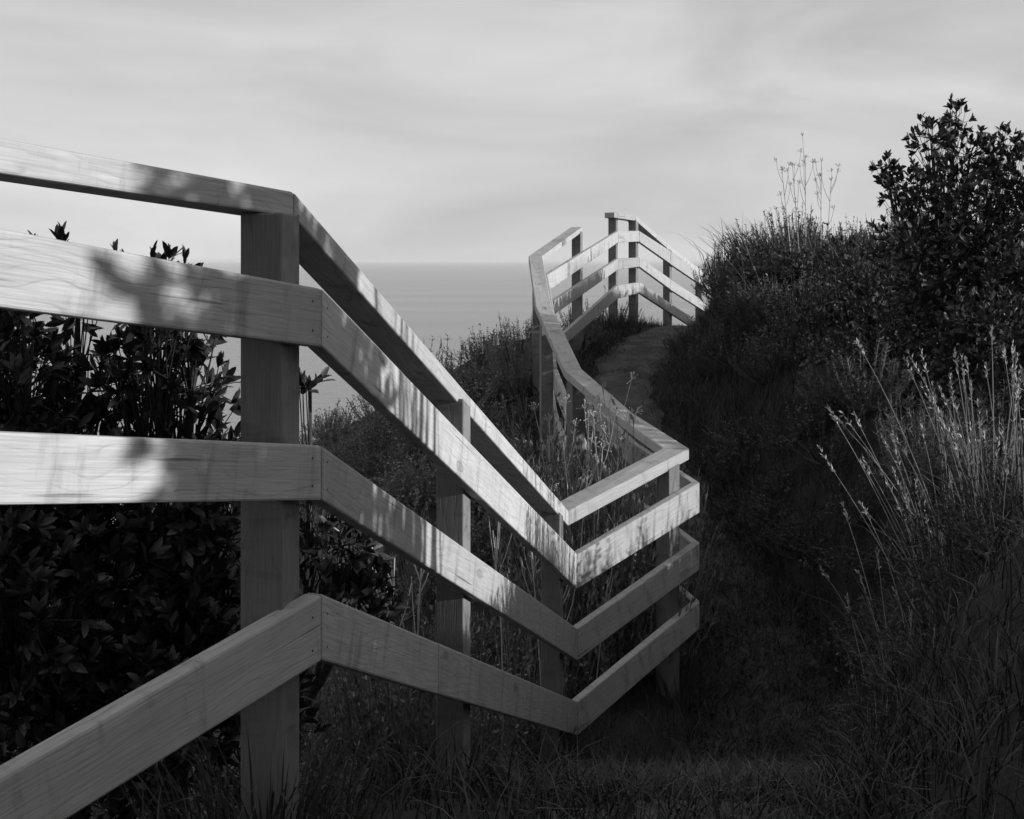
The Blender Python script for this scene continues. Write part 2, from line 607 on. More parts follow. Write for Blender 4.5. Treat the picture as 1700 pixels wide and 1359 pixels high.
def plank(name, ao, bo, ai, bi, za, zb, mat, parent, bevel=0.006, gap=0.002, nails=()):
    """a straight board: outer-face ends ao/bo and inner-face ends ai/bi in plan, (top, bottom) heights za/zb"""
    V = []
    for (o, i, z) in ((ao, ai, za), (bo, bi, zb)):
        V += [(o[0], o[1], z[0]), (o[0], o[1], z[1]), (i[0], i[1], z[1]), (i[0], i[1], z[0])]
    jr = random.Random(int(abs(ao[0] * 7919 + bo[1] * 104729 + za[0] * 1299709)))
    ja, jb = jr.uniform(-.003, .003), jr.uniform(-.003, .003)      # sawn and nailed by hand: ends never quite line up
    V = [Vector(p) + Vector((0, 0, ja if k < 4 else jb)) for k, p in enumerate(V)]
    e = (V[4] - V[0]).normalized()
    for k in range(4):
        V[k] = V[k] + e * gap
        V[k + 4] = V[k + 4] - e * gap
    bm = bmesh.new()
    bv = [bm.verts.new(p) for p in V]
    for f in ((0, 1, 2, 3), (7, 6, 5, 4), (0, 4, 5, 1), (3, 2, 6, 7), (0, 3, 7, 4), (1, 5, 6, 2)):
        bm.faces.new([bv[k] for k in f])
    bmesh.ops.recalc_face_normals(bm, faces=bm.faces)
    bmesh.ops.bevel(bm, geom=list(bm.edges), offset=bevel, segments=2, profile=0.5, affect='EDGES')
    me = bpy.data.meshes.new(name)
    bm.to_mesh(me)
    bm.free()
    o3 = V[0]
    t3 = (V[3] - V[0]).normalized()
    t3 = (t3 - e * t3.dot(e)).normalized()
    h3 = e.cross(t3).normalized()
    at = me.attributes.new('wood', 'FLOAT_VECTOR', 'POINT')
    dat = []
    for v in me.vertices:
        p = v.co - o3
        dat += [p.dot(e), p.dot(t3), p.dot(h3)]
    at.data.foreach_set('vector', dat)
    me.materials.append(mat)
    o = bpy.data.objects.new(name, me)
    COL.objects.link(o)
    o.parent = parent
    return o


NAIL_ME = None


def nail(parent, p, n):
    global NAIL_ME
    if NAIL_ME is None:
        b = MB()
        a = np.linspace(0, 2 * math.pi, 8, endpoint=False)
        ring0 = np.stack([np.cos(a) * .0032, np.sin(a) * .0032, np.full(8, -.004)], 1)
        ring1 = np.stack([np.cos(a) * .0032, np.sin(a) * .0032, np.full(8, .0006)], 1)
        V = np.concatenate([ring0, ring1, [(0, 0, .001)]])
        F = []
        for j in range(8):
            k = (j + 1) % 8
            F += [(j, k, 8 + k), (j, 8 + k, 8 + j), (8 + j, 8 + k, 16)]
        b.add(V, F)
        NAIL_ME = b.mesh('nail', M_NAIL)
    o = bpy.data.objects.new('nail', NAIL_ME)
    COL.objects.link(o)
    o.parent = parent
    o.location = p
    o.rotation_euler = Vector(n).to_track_quat('Z', 'Y').to_euler()


def lerp(a, b, t):
    return tuple(np.asarray(a) * (1 - t) + np.asarray(b) * t) if isinstance(a, tuple) else a * (1 - t) + b * t


def t_at_u(a, b, u):
    k = (u - CX) / FPX
    # (a + t(b-a)).x = k * (a + t(b-a)).y
    return (k * a[1] - a[0]) / ((b[0] - a[0]) - k * (b[1] - a[1]))


def board_run(name, out, inn, Z, segs, splits=None, mat=M_WOOD, nails=True):
    for (a, b) in segs:
        cuts = [0.0] + ([t_at_u(out[a], out[b], splits[a])] if splits and a in splits else []) + [1.0]
        for t0, t1 in zip(cuts[:-1], cuts[1:]):
            o = plank(name, lerp(out[a], out[b], t0), lerp(out[a], out[b], t1), lerp(inn[a], inn[b], t0), lerp(inn[a], inn[b], t1),
                      lerp(Z[a], Z[b], t0), lerp(Z[a], Z[b], t1), mat, fence)
            if nails and a in (iE, i1, i2) and name == 'rail':
                e = out[b] - out[a]
                L = np.linalg.norm(e)
                nrm = (e[1] / L, -e[0] / L, 0)
                for tt in ((t0 * L + .035) / L, (t1 * L - .035) / L):
                    pp = lerp(out[a], out[b], tt)
                    zz = lerp(Z[a], Z[b], tt)
                    for fr in (0.25, 0.75):
                        nail(o, (pp[0], pp[1], zz[0] * (1 - fr) + zz[1] * fr), nrm)


ALL = [(iE, i1), (i1, i2), (i2, i3), (i3, iA), (iA, iB), (iB, iC), (iC, i5), (i5, i6), (i6, i6b), (i6b, iM), (iM, i7), (i7, i8)]
board_run('rail', NODES, rail_in, R2, ALL, {i5: 980})
board_run('rail', NODES, rail_in, R3, ALL, {i5: 977})
board_run('rail', NODES, rail_in, R4, ALL, {i1: 728})
board_run('cap_rail', cap_out, cap_in, RC, [s for s in ALL if s not in ((i5, i6),)], {i1: 781})
# the cap beyond the bend stops short: a length is missing before the crest
tE = t_at_u(cap_out[i5], cap_out[i6], 967)
zE = (zpx(376, lerp(cap_out[i5], cap_out[i6], tE)[1]), zpx(384, lerp(cap_out[i5], cap_out[i6], tE)[1]))
plank('cap_rail', cap_out[i5], lerp(cap_out[i5], cap_out[i6], tE), cap_in[i5], lerp(cap_in[i5], cap_in[i6], tE), RC[i5], zE, M_WOOD, fence)


def post(corner, phi, ztop, zbot, side=0.11, mat=M_POST, slope=0.0):
    """square post whose near path-side edge is at corner; its path-side face runs along (sin phi, cos phi).
    ztop is the height above the near edge; slope is the fall of the cap resting on it"""
    e = np.array([math.sin(phi), math.cos(phi)])
    s = np.array([-e[1], e[0]])
    c = np.asarray(corner)
    a, b, cc, d = c, c + e * side, c + e * side + s * side, c + s * side
    bm = bmesh.new()
    bot = [bm.verts.new((p[0], p[1], zbot)) for p in (a, b, cc, d)]
    top = [bm.verts.new((p[0], p[1], ztop + slope * ((p - c) @ e))) for p in (a, b, cc, d)]
    bm.faces.new(bot[::-1])
    bm.faces.new(top)
    for k in range(4):
        bm.faces.new((bot[k], bot[(k + 1) % 4], top[(k + 1) % 4], top[k]))
    bmesh.ops.recalc_face_normals(bm, faces=bm.faces)
    bmesh.ops.bevel(bm, geom=list(bm.edges), offset=0.005, segments=2, profile=0.5, affect='EDGES')
    me = bpy.data.meshes.new('post')
    bm.to_mesh(me)
    bm.free()
    at = me.attributes.new('wood', 'FLOAT_VECTOR', 'POINT')
    dat = []
    for v in me.vertices:
        p = np.array([v.co.x, v.co.y]) - c
        dat += [v.co.z, p @ e, p @ s]
    at.data.foreach_set('vector', dat)
    me.materials.append(mat)
    o = bpy.data.objects.new('post', me)
    COL.objects.link(o)
    o.parent = fence
    return o


def gz(p):
    return float(terrain(p[0], p[1]))


def post_on(a, b, u=None, t=None, side=0.11, raise_=0.0, top=None):
    A, B = rail_in[a], rail_in[b]
    if t is None:
        t = t_at_u(A, B, u)
    e = B - A
    phi = math.atan2(e[0], e[1])
    c = lerp(A, B, t)
    n = np.array([-math.cos(phi), math.sin(phi)])
    c = c + n * 0.001
    L = np.linalg.norm(e)
    slope = (RC[b][1] - RC[a][1]) / L if top is None else 0.0
    zt = (lerp(RC[a], RC[b], min(1, max(0, t)))[1] + 0.014) if top is None else top
    return post(c, phi, zt + raise_, gz(c) - 0.45, side, M_POST, slope)


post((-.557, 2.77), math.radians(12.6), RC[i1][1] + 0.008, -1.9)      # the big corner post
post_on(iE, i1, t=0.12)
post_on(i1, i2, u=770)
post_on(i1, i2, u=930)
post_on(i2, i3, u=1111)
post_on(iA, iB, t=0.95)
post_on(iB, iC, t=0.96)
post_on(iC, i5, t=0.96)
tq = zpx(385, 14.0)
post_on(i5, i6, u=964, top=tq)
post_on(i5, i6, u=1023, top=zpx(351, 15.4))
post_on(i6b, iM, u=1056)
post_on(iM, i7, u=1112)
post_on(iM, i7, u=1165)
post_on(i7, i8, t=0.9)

# ------------------------------------------------------------------ vegetation
def blades(pos, h, lean, width, curl, r):
    """grass blades: pos (n,3), h (n,), lean direction (n,3 horizontal vectors), width (n,)"""
    n = len(pos)
    t = np.array([0, .35, .7, 1.0])
    up = np.array([0, 0, 1.0])
    mid = pos[:, None, :] + h[:, None, None] * (t[None, :, None] * up + (t[None, :, None] ** 2) * lean[:, None, :] * curl
                                                - (t[None, :, None] ** 3) * up * (np.linalg.norm(lean, axis=1)[:, None, None] * 0.35))
    a = r.uniform(0, 2 * math.pi, n)
    side = np.stack([np.cos(a), np.sin(a), np.zeros(n)], 1)
    w = width[:, None] * np.array([.8, 1.0, .6, 0.0])[None]
    Lf = mid - side[:, None, :] * w[:, :, None]
    Rt = mid + side[:, None, :] * w[:, :, None]
    V = np.stack([Lf[:, 0], Rt[:, 0], Lf[:, 1], Rt[:, 1], Lf[:, 2], Rt[:, 2], mid[:, 3]], 1)
    F0 = np.array([(0, 1, 3), (0, 3, 2), (2, 3, 5), (2, 5, 4), (4, 5, 6)])
    F = (np.arange(n) * 7)[:, None, None] + F0[None]
    return V.reshape(-1, 3), F.reshape(-1, 3)


def spiky_clump(r, stems=40, needles=40, hgt=1.0, rad=0.55, nl=0.06, nw=0.006, up=0.35):
    b = MB()
    for _ in range(stems):
        a = r.uniform(0, 2 * math.pi)
        rr = rad * math.sqrt(r.uniform(0.02, 1))
        top = np.array([rr * math.cos(a), rr * math.sin(a), hgt * (1 - .55 * (rr / rad) ** 2) * r.uniform(.6, 1.05)])
        base = np.array([top[0] * .25, top[1] * .25, 0])
        pts = curve_pts(base, top, np.array([top[0] * .25, top[1] * .25, -.05]) + r.normal(0, .03, 3), 4)
        V, F = tube(pts, np.array([.007, .005, .004, .002]), 3)
        b.add(V, F)
        t = r.uniform(.25, 1, needles)
        k = np.clip((t * 3).astype(int), 0, 2)
        p = pts[k] + (pts[k + 1] - pts[k]) * (t * 3 - k)[:, None]
        d = unit(r.normal(0, 1, (needles, 3)) + unit(pts[k + 1] - pts[k]) * 1.0 + np.array([0, 0, up]))
        sd = unit(np.cross(d, r.normal(0, 1, (needles, 3))))
        ln = nl * r.uniform(.5, 1.3, needles)[:, None]
        Vn = np.stack([p - sd * nw, p + sd * nw, p + d * ln], 1).reshape(-1, 3)
        b.add(Vn, np.arange(needles * 3).reshape(-1, 3))
    return np.concatenate(b.v), np.concatenate(b.f)


def leafy_clump(r, stems=40, per=16, hgt=1.0, rad=0.5, ls=0.055):
    b = MB()
    for _ in range(stems):
        a = r.uniform(0, 2 * math.pi)
        rr = rad * math.sqrt(r.uniform(0.02, 1))
        top = np.array([rr * math.cos(a), rr * math.sin(a), hgt * (1 - .5 * (rr / rad) ** 2) * r.uniform(.55, 1.05)])
        base = np.array([top[0] * .2, top[1] * .2, 0])
        pts = curve_pts(base, top, np.array([top[0] * .3, top[1] * .3, -.05]) + r.normal(0, .04, 3), 4)
        V, F = tube(pts, np.array([.007, .005, .004, .002]), 3)
        b.add(V, F)
        t = r.uniform(.3, 1, per)
        k = np.clip((t * 3).astype(int), 0, 2)
        p = pts[k] + (pts[k + 1] - pts[k]) * (t * 3 - k)[:, None]
        d = unit(r.normal(0, 1, (per, 3)) + np.array([0, 0, .5]))
        sd = unit(np.cross(d, r.normal(0, 1, (per, 3))))
        ln = ls * r.uniform(.5, 1.25, per)[:, None]
        Vn = np.stack([p, p + d * ln * .5 - sd * ln * .24, p + d * ln, p + d * ln * .5 + sd * ln * .24], 1).reshape(-1, 3)
        o = np.arange(per) * 4
        b.add(Vn, np.concatenate([np.stack([o, o + 1, o + 2], 1), np.stack([o, o + 2, o + 3], 1)]))
    return np.concatenate(b.v), np.concatenate(b.f)


PROTO = [spiky_clump(rng), spiky_clump(rng, 36, 44, .9, .6, .05), leafy_clump(rng), leafy_clump(rng, 44, 18, .8, .6, .045), spiky_clump(rng, 42, 36, 1.15, .4, .07)]


def put(b, proto, pos, s, sz, r):
    V, F = proto
    a = r.uniform(0, 2 * math.pi)
    c, sn = math.cos(a), math.sin(a)
    W = np.stack([(V[:, 0] * c - V[:, 1] * sn) * s, (V[:, 0] * sn + V[:, 1] * c) * s, V[:, 2] * sz], 1)
    W[:, 0] += W[:, 2] * r.normal(0, .12)
    b.add(W + np.asarray(pos), F)


def path_clear(x, y):
    return x - xp(y)


# --- seaward hillside scrub
mb = MB()
r = np.random.default_rng(5)
cnt = 0
while cnt < 178:
    y = r.uniform(3.0, 16.5)
    d2 = r.uniform(.12, 1) ** 1.5 * 5.0
    x = float(xf(y)) - d2
    if y < 4.6 and x > -1.9 and d2 > .25:
        continue
    s = r.uniform(.5, .95)
    if d2 < .6:
        s *= .62
    h = s * r.uniform(.75, 1.1)
    if y > 9.5 and d2 > .7:
        h *= .66
    put(mb, PROTO[r.integers(0, 5)], (x, y, float(terrain(x, y)) - .04), s, h, r)
    cnt += 1
for gy_ in np.arange(5.6, 11.4, .62):
    for gx_ in np.arange(-1.9, .2, .5):
        x_ = gx_ + r.normal(0, .1)
        y_ = gy_ + r.normal(0, .12)
        if x_ < float(xf(y_)) - .3:
            put(mb, PROTO[r.integers(0, 5)], (x_, y_, float(terrain(x_, y_)) - .05), .75, r.uniform(.4, .65), r)
for (cu, cv, cd) in [(900, 700, 9.0), (925, 735, 8.6), (955, 760, 8.3), (985, 745, 8.35), (1010, 740, 8.2), (1035, 755, 8.0), (1060, 775, 7.85), (1085, 790, 7.75), (980, 800, 7.8),
                     (1010, 815, 7.7), (940, 815, 7.8), (900, 790, 8.0), (870, 730, 8.8), (1045, 700, 8.35), (1020, 690, 8.5), (860, 830, 7.6), (930, 880, 7.4), (1000, 880, 7.55), (890, 705, 9.5), (905, 700, 9.25), (940, 722, 8.7), (955, 718, 8.75), (925, 705, 8.95), (875, 690, 9.9), (970, 728, 8.5),
                     (915, 720, 8.8), (948, 745, 8.5), (1000, 735, 8.4), (1030, 765, 8.0), (1065, 790, 7.8),
                     (650, 960, 5.3), (690, 980, 5.5), (720, 1010, 5.4), (665, 1030, 5.1), (700, 1060, 5.2), (640, 1080, 4.9), (760, 1000, 5.9), (620, 1010, 5.0)]:
    p_ = px(cu, cv, cd)
    g_ = float(terrain(p_[0], cd))
    put(mb, PROTO[r.integers(1, 4)], (p_[0], cd, g_ - .04), .62, (p_[2] - g_ + .04) * 1.2, r)
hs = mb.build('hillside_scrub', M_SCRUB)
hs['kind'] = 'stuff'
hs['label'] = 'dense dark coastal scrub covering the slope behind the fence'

# --- inland bank scrub
mb = MB()
r = np.random.default_rng(8)
cnt = 0
while cnt < 312:
    if cnt < 285:
        y = r.uniform(4.6, 17.5)
        d = .55 + r.uniform(0, 1) ** 1.2 * 3.0
    else:
        y = r.uniform(-2.5, 4.6)
        d = .6 + r.uniform(0, 1) * 3.2
    x = float(xp(y)) + d
    s = r.uniform(.55, .95)
    h = s * r.uniform(.6, .9)
    if d < 1.0:
        s *= .7
        h *= .6
    if y < 4.6:
        h *= .55
    if y > 14:
        h *= .55
    put(mb, PROTO[r.integers(0, 5)], (x, y, float(terrain(x, y)) - .05), s, h, r)
    cnt += 1
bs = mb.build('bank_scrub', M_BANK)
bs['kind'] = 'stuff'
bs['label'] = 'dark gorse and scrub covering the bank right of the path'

# --- grass along the path and at its edges
r = np.random.default_rng(21)
n = 52000
y = r.uniform(1.5, 18, n)
pick = r.uniform(0, 1, n)
d = np.where(pick < .38, r.normal(.8, .35, n), np.where(pick < .62, r.normal(-.75, .35, n), r.uniform(.5, 2.6, n)))
onp = r.uniform(0, 1, n) < np.where(y < 9.4, .5, .02)
d = np.where(onp, r.uniform(-.5, .5, n), d)
x = xp(y) + d
z = terrain(x, y)
hh = r.uniform(.06, .3, n) * np.where(np.abs(d) < .45, np.where(y < 9.8, .7, .35), 1)
ang = r.uniform(0, 2 * math.pi, n)
ln = np.stack([np.cos(ang), np.sin(ang), np.zeros(n)], 1) * r.uniform(.2, 1.1, n)[:, None]
mb = MB()
mb.add(*blades(np.stack([x, y, z - .01], 1), hh, ln, r.uniform(.0018, .004, n), 1.0, r))
k = 14000
y = r.uniform(3.5, 9.6, k)
x = xp(y) + r.uniform(-.5, .5, k)
a_ = r.uniform(0, 6.28, k)
ln = np.stack([np.cos(a_), np.sin(a_), np.zeros(k)], 1) * r.uniform(.4, 1.5, k)[:, None]
mb.add(*blades(np.stack([x, y, terrain(x, y) + .005], 1), r.uniform(.05, .17, k) * np.where(y > 8.6, .6, 1), ln, r.uniform(.002, .0045, k), 1.0, r))
k = 5000
y = r.uniform(9.2, 17.5, k)
x = xp(y) + r.choice([-1, 1], k) * np.abs(r.normal(.52, .12, k))
a_ = r.uniform(0, 6.28, k)
ln = np.stack([np.cos(a_), np.sin(a_), np.zeros(k)], 1) * r.uniform(.4, 1.5, k)[:, None]
mb.add(*blades(np.stack([x, y, terrain(x, y)], 1), r.uniform(.04, .16, k), ln, r.uniform(.002, .005, k), 1.0, r))
for (bx, by) in ((1.1, 7.5), (.2, 6.6), (-.25, 4.45), (-.6, 2.8), (.5, 9.0), (.35, 10.4), (.35, 11.9), (.85, 13.9), (1.4, 15.3)):
    k = 260
    a_, q_ = r.uniform(0, 6.28, k), .05 + np.abs(r.normal(0, .16, k))
    x, y = bx + q_ * np.cos(a_), by + q_ * np.sin(a_)
    ln = np.stack([np.cos(a_), np.sin(a_), np.zeros(k)], 1) * r.uniform(.1, .9, k)[:, None]
    mb.add(*blades(np.stack([x, y, terrain(x, y) - .01], 1), r.uniform(.1, .42, k), ln, r.uniform(.002, .004, k), 1.0, r))
# tall grass along the crest of the bank beside the viewpoint
n = 5200
y = r.uniform(2.3, 7.4, n)
x = 3.35 + r.normal(0, .22, n)
z = terrain(x, y)
top = np.interp(y, [2.3, 2.6, 3.5, 4.65, 6.05, 6.95, 7.4], [.2, -.15, -.65, -.95, -1.36, -1.22, -1.05])
hh = np.clip(top - z, .12, 2) * r.uniform(.55, 1.12, n) * np.where(r.uniform(0, 1, n) < .10, r.uniform(1.1, 2.1, n), 1)
ang = r.uniform(0, 2 * math.pi, n)
ln = np.stack([np.cos(ang), np.sin(ang), np.zeros(n)], 1) * r.uniform(.02, .3, n)[:, None]
mb.add(*blades(np.stack([x, y, z - .01], 1), hh, ln, r.uniform(.003, .008, n), 1.0, r))
gr = mb.build('grass', M_GRASS)
gr['kind'] = 'stuff'
gr['label'] = 'rough grass growing along both edges of the path'


# --- broad-leaved shrubs and the tree
def broadleaf(name, label, cat, base, lobes, leaf_len, dens, mat, extra=(), n_parts=90, trunk_r=.03, seed=1, group=None, wid=1.0, stemname='trunk', tip_up=.6):
    """lobes: (x, y, z, radius). Rosettes of leaves fill the lobes; limbs run from the base to each lobe"""
    r = np.random.default_rng(seed)
    t = thing(name, label, cat, tuple(base), group)
    base = np.asarray(base, dtype=float)
    wood, twig = MB(), MB()
    P, D = [], []
    fork = base + np.array([0, 0, .25 * (max(l[2] for l in lobes) - base[2])])
    cen = np.mean([l[:3] for l in lobes], axis=0)
    fork[:2] += (cen[:2] - base[:2]) * .2
    wood.add(*tube(curve_pts(base - np.array([0, 0, .1]), fork, (0, 0, 0), 5), np.linspace(trunk_r * 1.3, trunk_r, 5), 7))
    for (lx, ly, lz, lr) in lobes:
        c = np.array([lx, ly, lz])
        pts = curve_pts(fork, c, r.normal(0, .06, 3) + np.array([0, 0, -.05]), 6)
        wood.add(*tube(pts, np.linspace(trunk_r * .75, .006, 6), 5))
        n = max(4, int(dens * (lr / leaf_len) ** 2))
        v = unit(r.normal(0, 1, (n, 3)))
        rad = lr * r.uniform(.35, 1.0, n) ** .6
        pos = c + v * rad[:, None] * np.array([1, 1, .95])
        for p in pos:
            st = pts[r.integers(3, 6)]
            twig.add(*tube(curve_pts(st, p, r.normal(0, .02, 3), 3), np.array([.005, .0035, .002]) * (leaf_len / .07), 3))
        P.append(pos)
        D.append(unit(v + np.array([0, 0, tip_up]) + r.normal(0, .25, (n, 3))))
    for (p, dd) in extra:
        p = np.asarray(p, dtype=float)
        st = np.array([lobes[0][0], lobes[0][1], lobes[0][2]])
        j = int(np.argmin([np.linalg.norm(np.array(l[:3]) - p) for l in lobes]))
        st = np.array(lobes[j][:3])
        twig.add(*tube(curve_pts(st, p, (0, 0, -.03), 4), np.array([.007, .005, .004, .003]), 4))
        P.append(p[None])
        D.append(np.asarray(dd, dtype=float)[None])
    n_ex = len(extra)
    P, D = np.concatenate(P), np.concatenate(D)
    m = 8
    n = len(P)
    pos = np.repeat(P, m, 0)
    axis = np.repeat(unit(D), m, 0)
    sp = r.normal(0, 1, (n * m, 3))
    sp = unit(sp - axis * np.sum(sp * axis, 1)[:, None])
    spread = np.tile(np.linspace(.35, 1.25, m), n) * r.uniform(.75, 1.2, n * m)
    size_k = np.ones(n * m)
    if n_ex:
        spread[-n_ex * m:] *= .42
        size_k[-n_ex * m:] = .72
    dirs = unit(axis + sp * spread[:, None])
    pos = pos + axis * (r.uniform(-.35, .1, n * m) * leaf_len)[:, None]
    ups = axis - dirs * np.sum(axis * dirs, 1)[:, None] + 1e-3
    size = leaf_len * r.uniform(.5, 1.25, n * m) * size_k
    # the leaves nearest to the path side are single leaves; the rest are one mass
    key = np.repeat(np.linalg.norm(P, axis=1) + r.uniform(0, .25, n), m)
    if n_ex:
        key[-n_ex * m:] = -1
    order = np.argsort(key, kind='stable')
    part, rest = order[:n_parts], order[n_parts:]
    mb = MB()
    mb.add(*leaves(pos[rest], dirs[rest], ups[rest], size[rest], wid))
    fo = mb.build('foliage', mat, t)
    fo['kind'] = 'stuff'
    wood.build(stemname, M_BARK, t, True)
    twig.build('branch', M_BARK, t)
    one = MB()
    one.add(LEAF_V * np.array([wid, 1, 1]), LEAF_F)
    me = one.mesh('leaf', mat)
    X, Y, Z = leaf_frames(dirs, ups)
    for k in part:
        o = bpy.data.objects.new('leaf', me)
        COL.objects.link(o)
        o.parent = t
        R = np.stack([X[k], Y[k], Z[k]], 1) * size[k]
        mt = np.eye(4)
        mt[:3, :3] = R
        mt[:3, 3] = pos[k] - np.asarray(t.location)
        o.matrix_local = Matrix(mt.tolist())
    return t


def lob(u, v, d, rr):
    p = px(u, v, d)
    return (p[0], p[1], p[2], rr)


def at_u(u, d):
    return (u - CX) / FPX * d


def gbase(x, y):
    return (x, y, float(terrain(x, y)))


broadleaf('coastal_shrub', 'dark glossy shrub behind the far left rails, a leafy tip showing above the second rail', 'shrub', gbase(-1.45, 3.4),
          [lob(35, 500, 3.3, .12), lob(130, 520, 3.5, .08), lob(150, 650, 3.45, .13), lob(30, 660, 3.3, .2), lob(80, 810, 3.4, .3),
           lob(170, 900, 3.4, .28), lob(20, 1010, 3.2, .34), lob(150, 1090, 3.4, .3), lob(80, 1250, 3.3, .35), lob(-60, 560, 3.4, .3), lob(-60, 850, 3.3, .4)],
          .058, 6.0, M_LEAF, [(px(103, 388, 3.2), (.05, 0, 1)), (px(99, 402, 3.2), (-.25, 0, 1)), (px(107, 404, 3.22), (.3, 0, 1)), (px(58, 402, 3.25), (-.2, 0, 1))], 100, .035, 3, 'glossy shrubs behind the near fence')
broadleaf('coastal_shrub', 'dark glossy shrub left of the corner post, three leaf tips above the second rail', 'shrub', gbase(-1.05, 3.55),
          [lob(265, 505, 3.4, .15), lob(325, 540, 3.5, .11), lob(245, 610, 3.4, .17), lob(315, 650, 3.6, .16), lob(285, 800, 3.5, .28),
           lob(355, 900, 3.6, .24), lob(300, 1030, 3.5, .3), lob(250, 1190, 3.4, .35), lob(400, 1180, 3.6, .25), lob(365, 770, 3.7, .12)],
          .058, 6.0, M_LEAF, [(px(192, 418, 3.3), (-.1, 0, 1)), (px(254, 424, 3.3), (0, 0, 1)), (px(308, 432, 3.3), (.1, 0, 1)), (px(205, 440, 3.35), (.1, 0, 1))], 100, .035, 4, 'glossy shrubs behind the near fence')
broadleaf('coastal_shrub', 'small dark glossy shrub just right of the big corner post below the third rail', 'shrub', gbase(-.85, 4.3),
          [lob(570, 905, 4.3, .15), lob(615, 890, 4.4, .1), lob(515, 640, 4.35, .07), lob(530, 1000, 4.3, .2), lob(520, 860, 4.3, .12), lob(590, 1010, 4.4, .18)],
          .07, 6, M_LEAF, (), 60, .025, 6, 'glossy shrubs behind the near fence')
broadleaf('broadleaf_tree', 'dark leafy tree standing on the bank against the sky', 'tree', gbase(3.3, 8.8),
          [lob(1588, 195, 8.8, .14), lob(1545, 230, 8.7, .19), lob(1610, 260, 8.9, .24), lob(1668, 240, 8.9, .17), lob(1470, 275, 8.6, .11), lob(1500, 310, 8.6, .22),
           lob(1570, 330, 8.7, .36), lob(1660, 340, 8.8, .4), lob(1600, 440, 8.6, .42), lob(1500, 400, 8.5, .27), lob(1690, 460, 8.4, .45), lob(1560, 540, 8.3, .32),
           lob(1730, 300, 8.9, .4), lob(1660, 560, 8.0, .35), lob(1640, 545, 7.7, .33), lob(1690, 630, 7.4, .35), lob(1600, 620, 7.8, .3), lob(1545, 475, 8.35, .28)],
          0.060, 4.8, M_LEAF2, (), 140, .06, 9, None, 1.25)

for (lab, u_, v_, d_, sd) in [('dark leafy shrub at the foot of the tree where bank meets skyline', 1462, 415, 9.7, 21), ('dark leafy shrub in the middle of the bank left of the tree', 1395, 470, 10.3, 22),
                              ('dark leafy shrub below the tree above the feathery bushes', 1490, 520, 9.2, 23), ('small leafy shrub on the bank nearest the far path', 1290, 500, 11.6, 24)]:
    x_, z_ = at_u(u_, d_), zpx(v_, d_)
    g_ = gbase(x_, d_)
    hh_ = max(.35, z_ - g_[2])
    rs_ = np.random.default_rng(sd)
    lb_ = [(x_ + rs_.normal(0, .2), d_ + rs_.normal(0, .15), g_[2] + hh_ * f_, .24 * rs_.uniform(.75, 1.15)) for f_ in (.35, .5, .62, .75, .88, .95)]
    broadleaf('broadleaf_shrub', lab, 'shrub', g_, lb_, .052, 3.0, M_BANK, (), 40, .025, sd, 'leafy shrubs on the bank', 1.2)

# --- unseen shrubs beside the viewpoint throw dappled shade; trees behind added to block skylight
broadleaf('broadleaf_shrub', 'tall leafy shrub on the bank beside the viewpoint', 'shrub', gbase(3.5, 1.75),
          [(3.5, 1.55, .5, .34), (3.45, 1.85, .95, .36), (3.5, 1.6, 1.3, .32), (3.4, 2.05, .35, .36), (3.5, 1.75, 1.65, .28), (3.6, 1.7, .0, .42), (3.45, 2.1, .75, .24),
           (3.4, 2.2, -.1, .4), (3.5, 1.42, .9, .24), (3.5, 1.4, 1.5, .2), (3.4, 1.75, .6, .4), (3.45, 2.0, 1.3, .28), (4.1, 1.6, .6, .45), (4.1, 1.3, .3, .4),
           (3.5, 1.5, .2, .35), (3.45, 1.8, .25, .35)],
          .09, 5.2, M_LEAF2, (), 0, .05, 15, None)
broadleaf('broadleaf_shrub', 'low spreading shrub on the bank beside the viewpoint', 'shrub', gbase(3.5, .5),
          [(3.5, 1.15, -.05, .38), (3.5, .7, 0, .4), (3.5, .2, 0, .4), (3.5, -.3, 0, .4), (3.4, 1.0, -.4, .4), (3.4, .3, -.4, .4), (3.5, -.8, 0, .4), (4.0, .9, .05, .4), (4.0, .4, .05, .4), (4.1, 1.4, .0, .42), (3.7, 1.7, -.1, .42), (3.7, 1.25, -.05, .35), (3.7, .8, .0, .35), (4.1, 1.8, .05, .4)],
          .1, 7.0, M_LEAF2, (), 0, .04, 16, None)
broadleaf('broadleaf_shrub', 'low dark shrub added out of view beside the path to shade the lowest rails', 'shrub', gbase(1.75, .9),
          [(1.75, 2.3, -.72, .32), (1.75, 1.8, -.66, .34), (1.7, 1.2, -.62, .36), (1.7, .6, -.6, .36), (1.7, 0, -.6, .36), (1.7, -.6, -.6, .36), (1.9, 1.5, -.95, .36), (1.9, .4, -.95, .36)],
          .11, 4.0, M_LEAF2, (), 0, .04, 17, None)  # added out of view to keep low skylight off the bottom rails


def flax(label, x, y, n, hmin, hmax, seed):
    r = np.random.default_rng(seed)
    t = thing('flax_shade_caster', label, 'bush', gbase(x, y))
    b0 = np.array(t.location)
    ang = r.uniform(0, 6.28, n)
    for k in range(n):
        b = MB()
        p0 = b0 + np.array([r.normal(0, .12), r.normal(0, .26), -.03])
        b.add(*blades(p0[None], np.array([r.uniform(hmin, hmax)]), np.array([[math.cos(ang[k]), math.sin(ang[k]), 0]]) * r.uniform(.05, .3), np.array([r.uniform(.008, .02)]), 1.0, r))
        b.build('leaf', M_LEAF2, t)
    return t


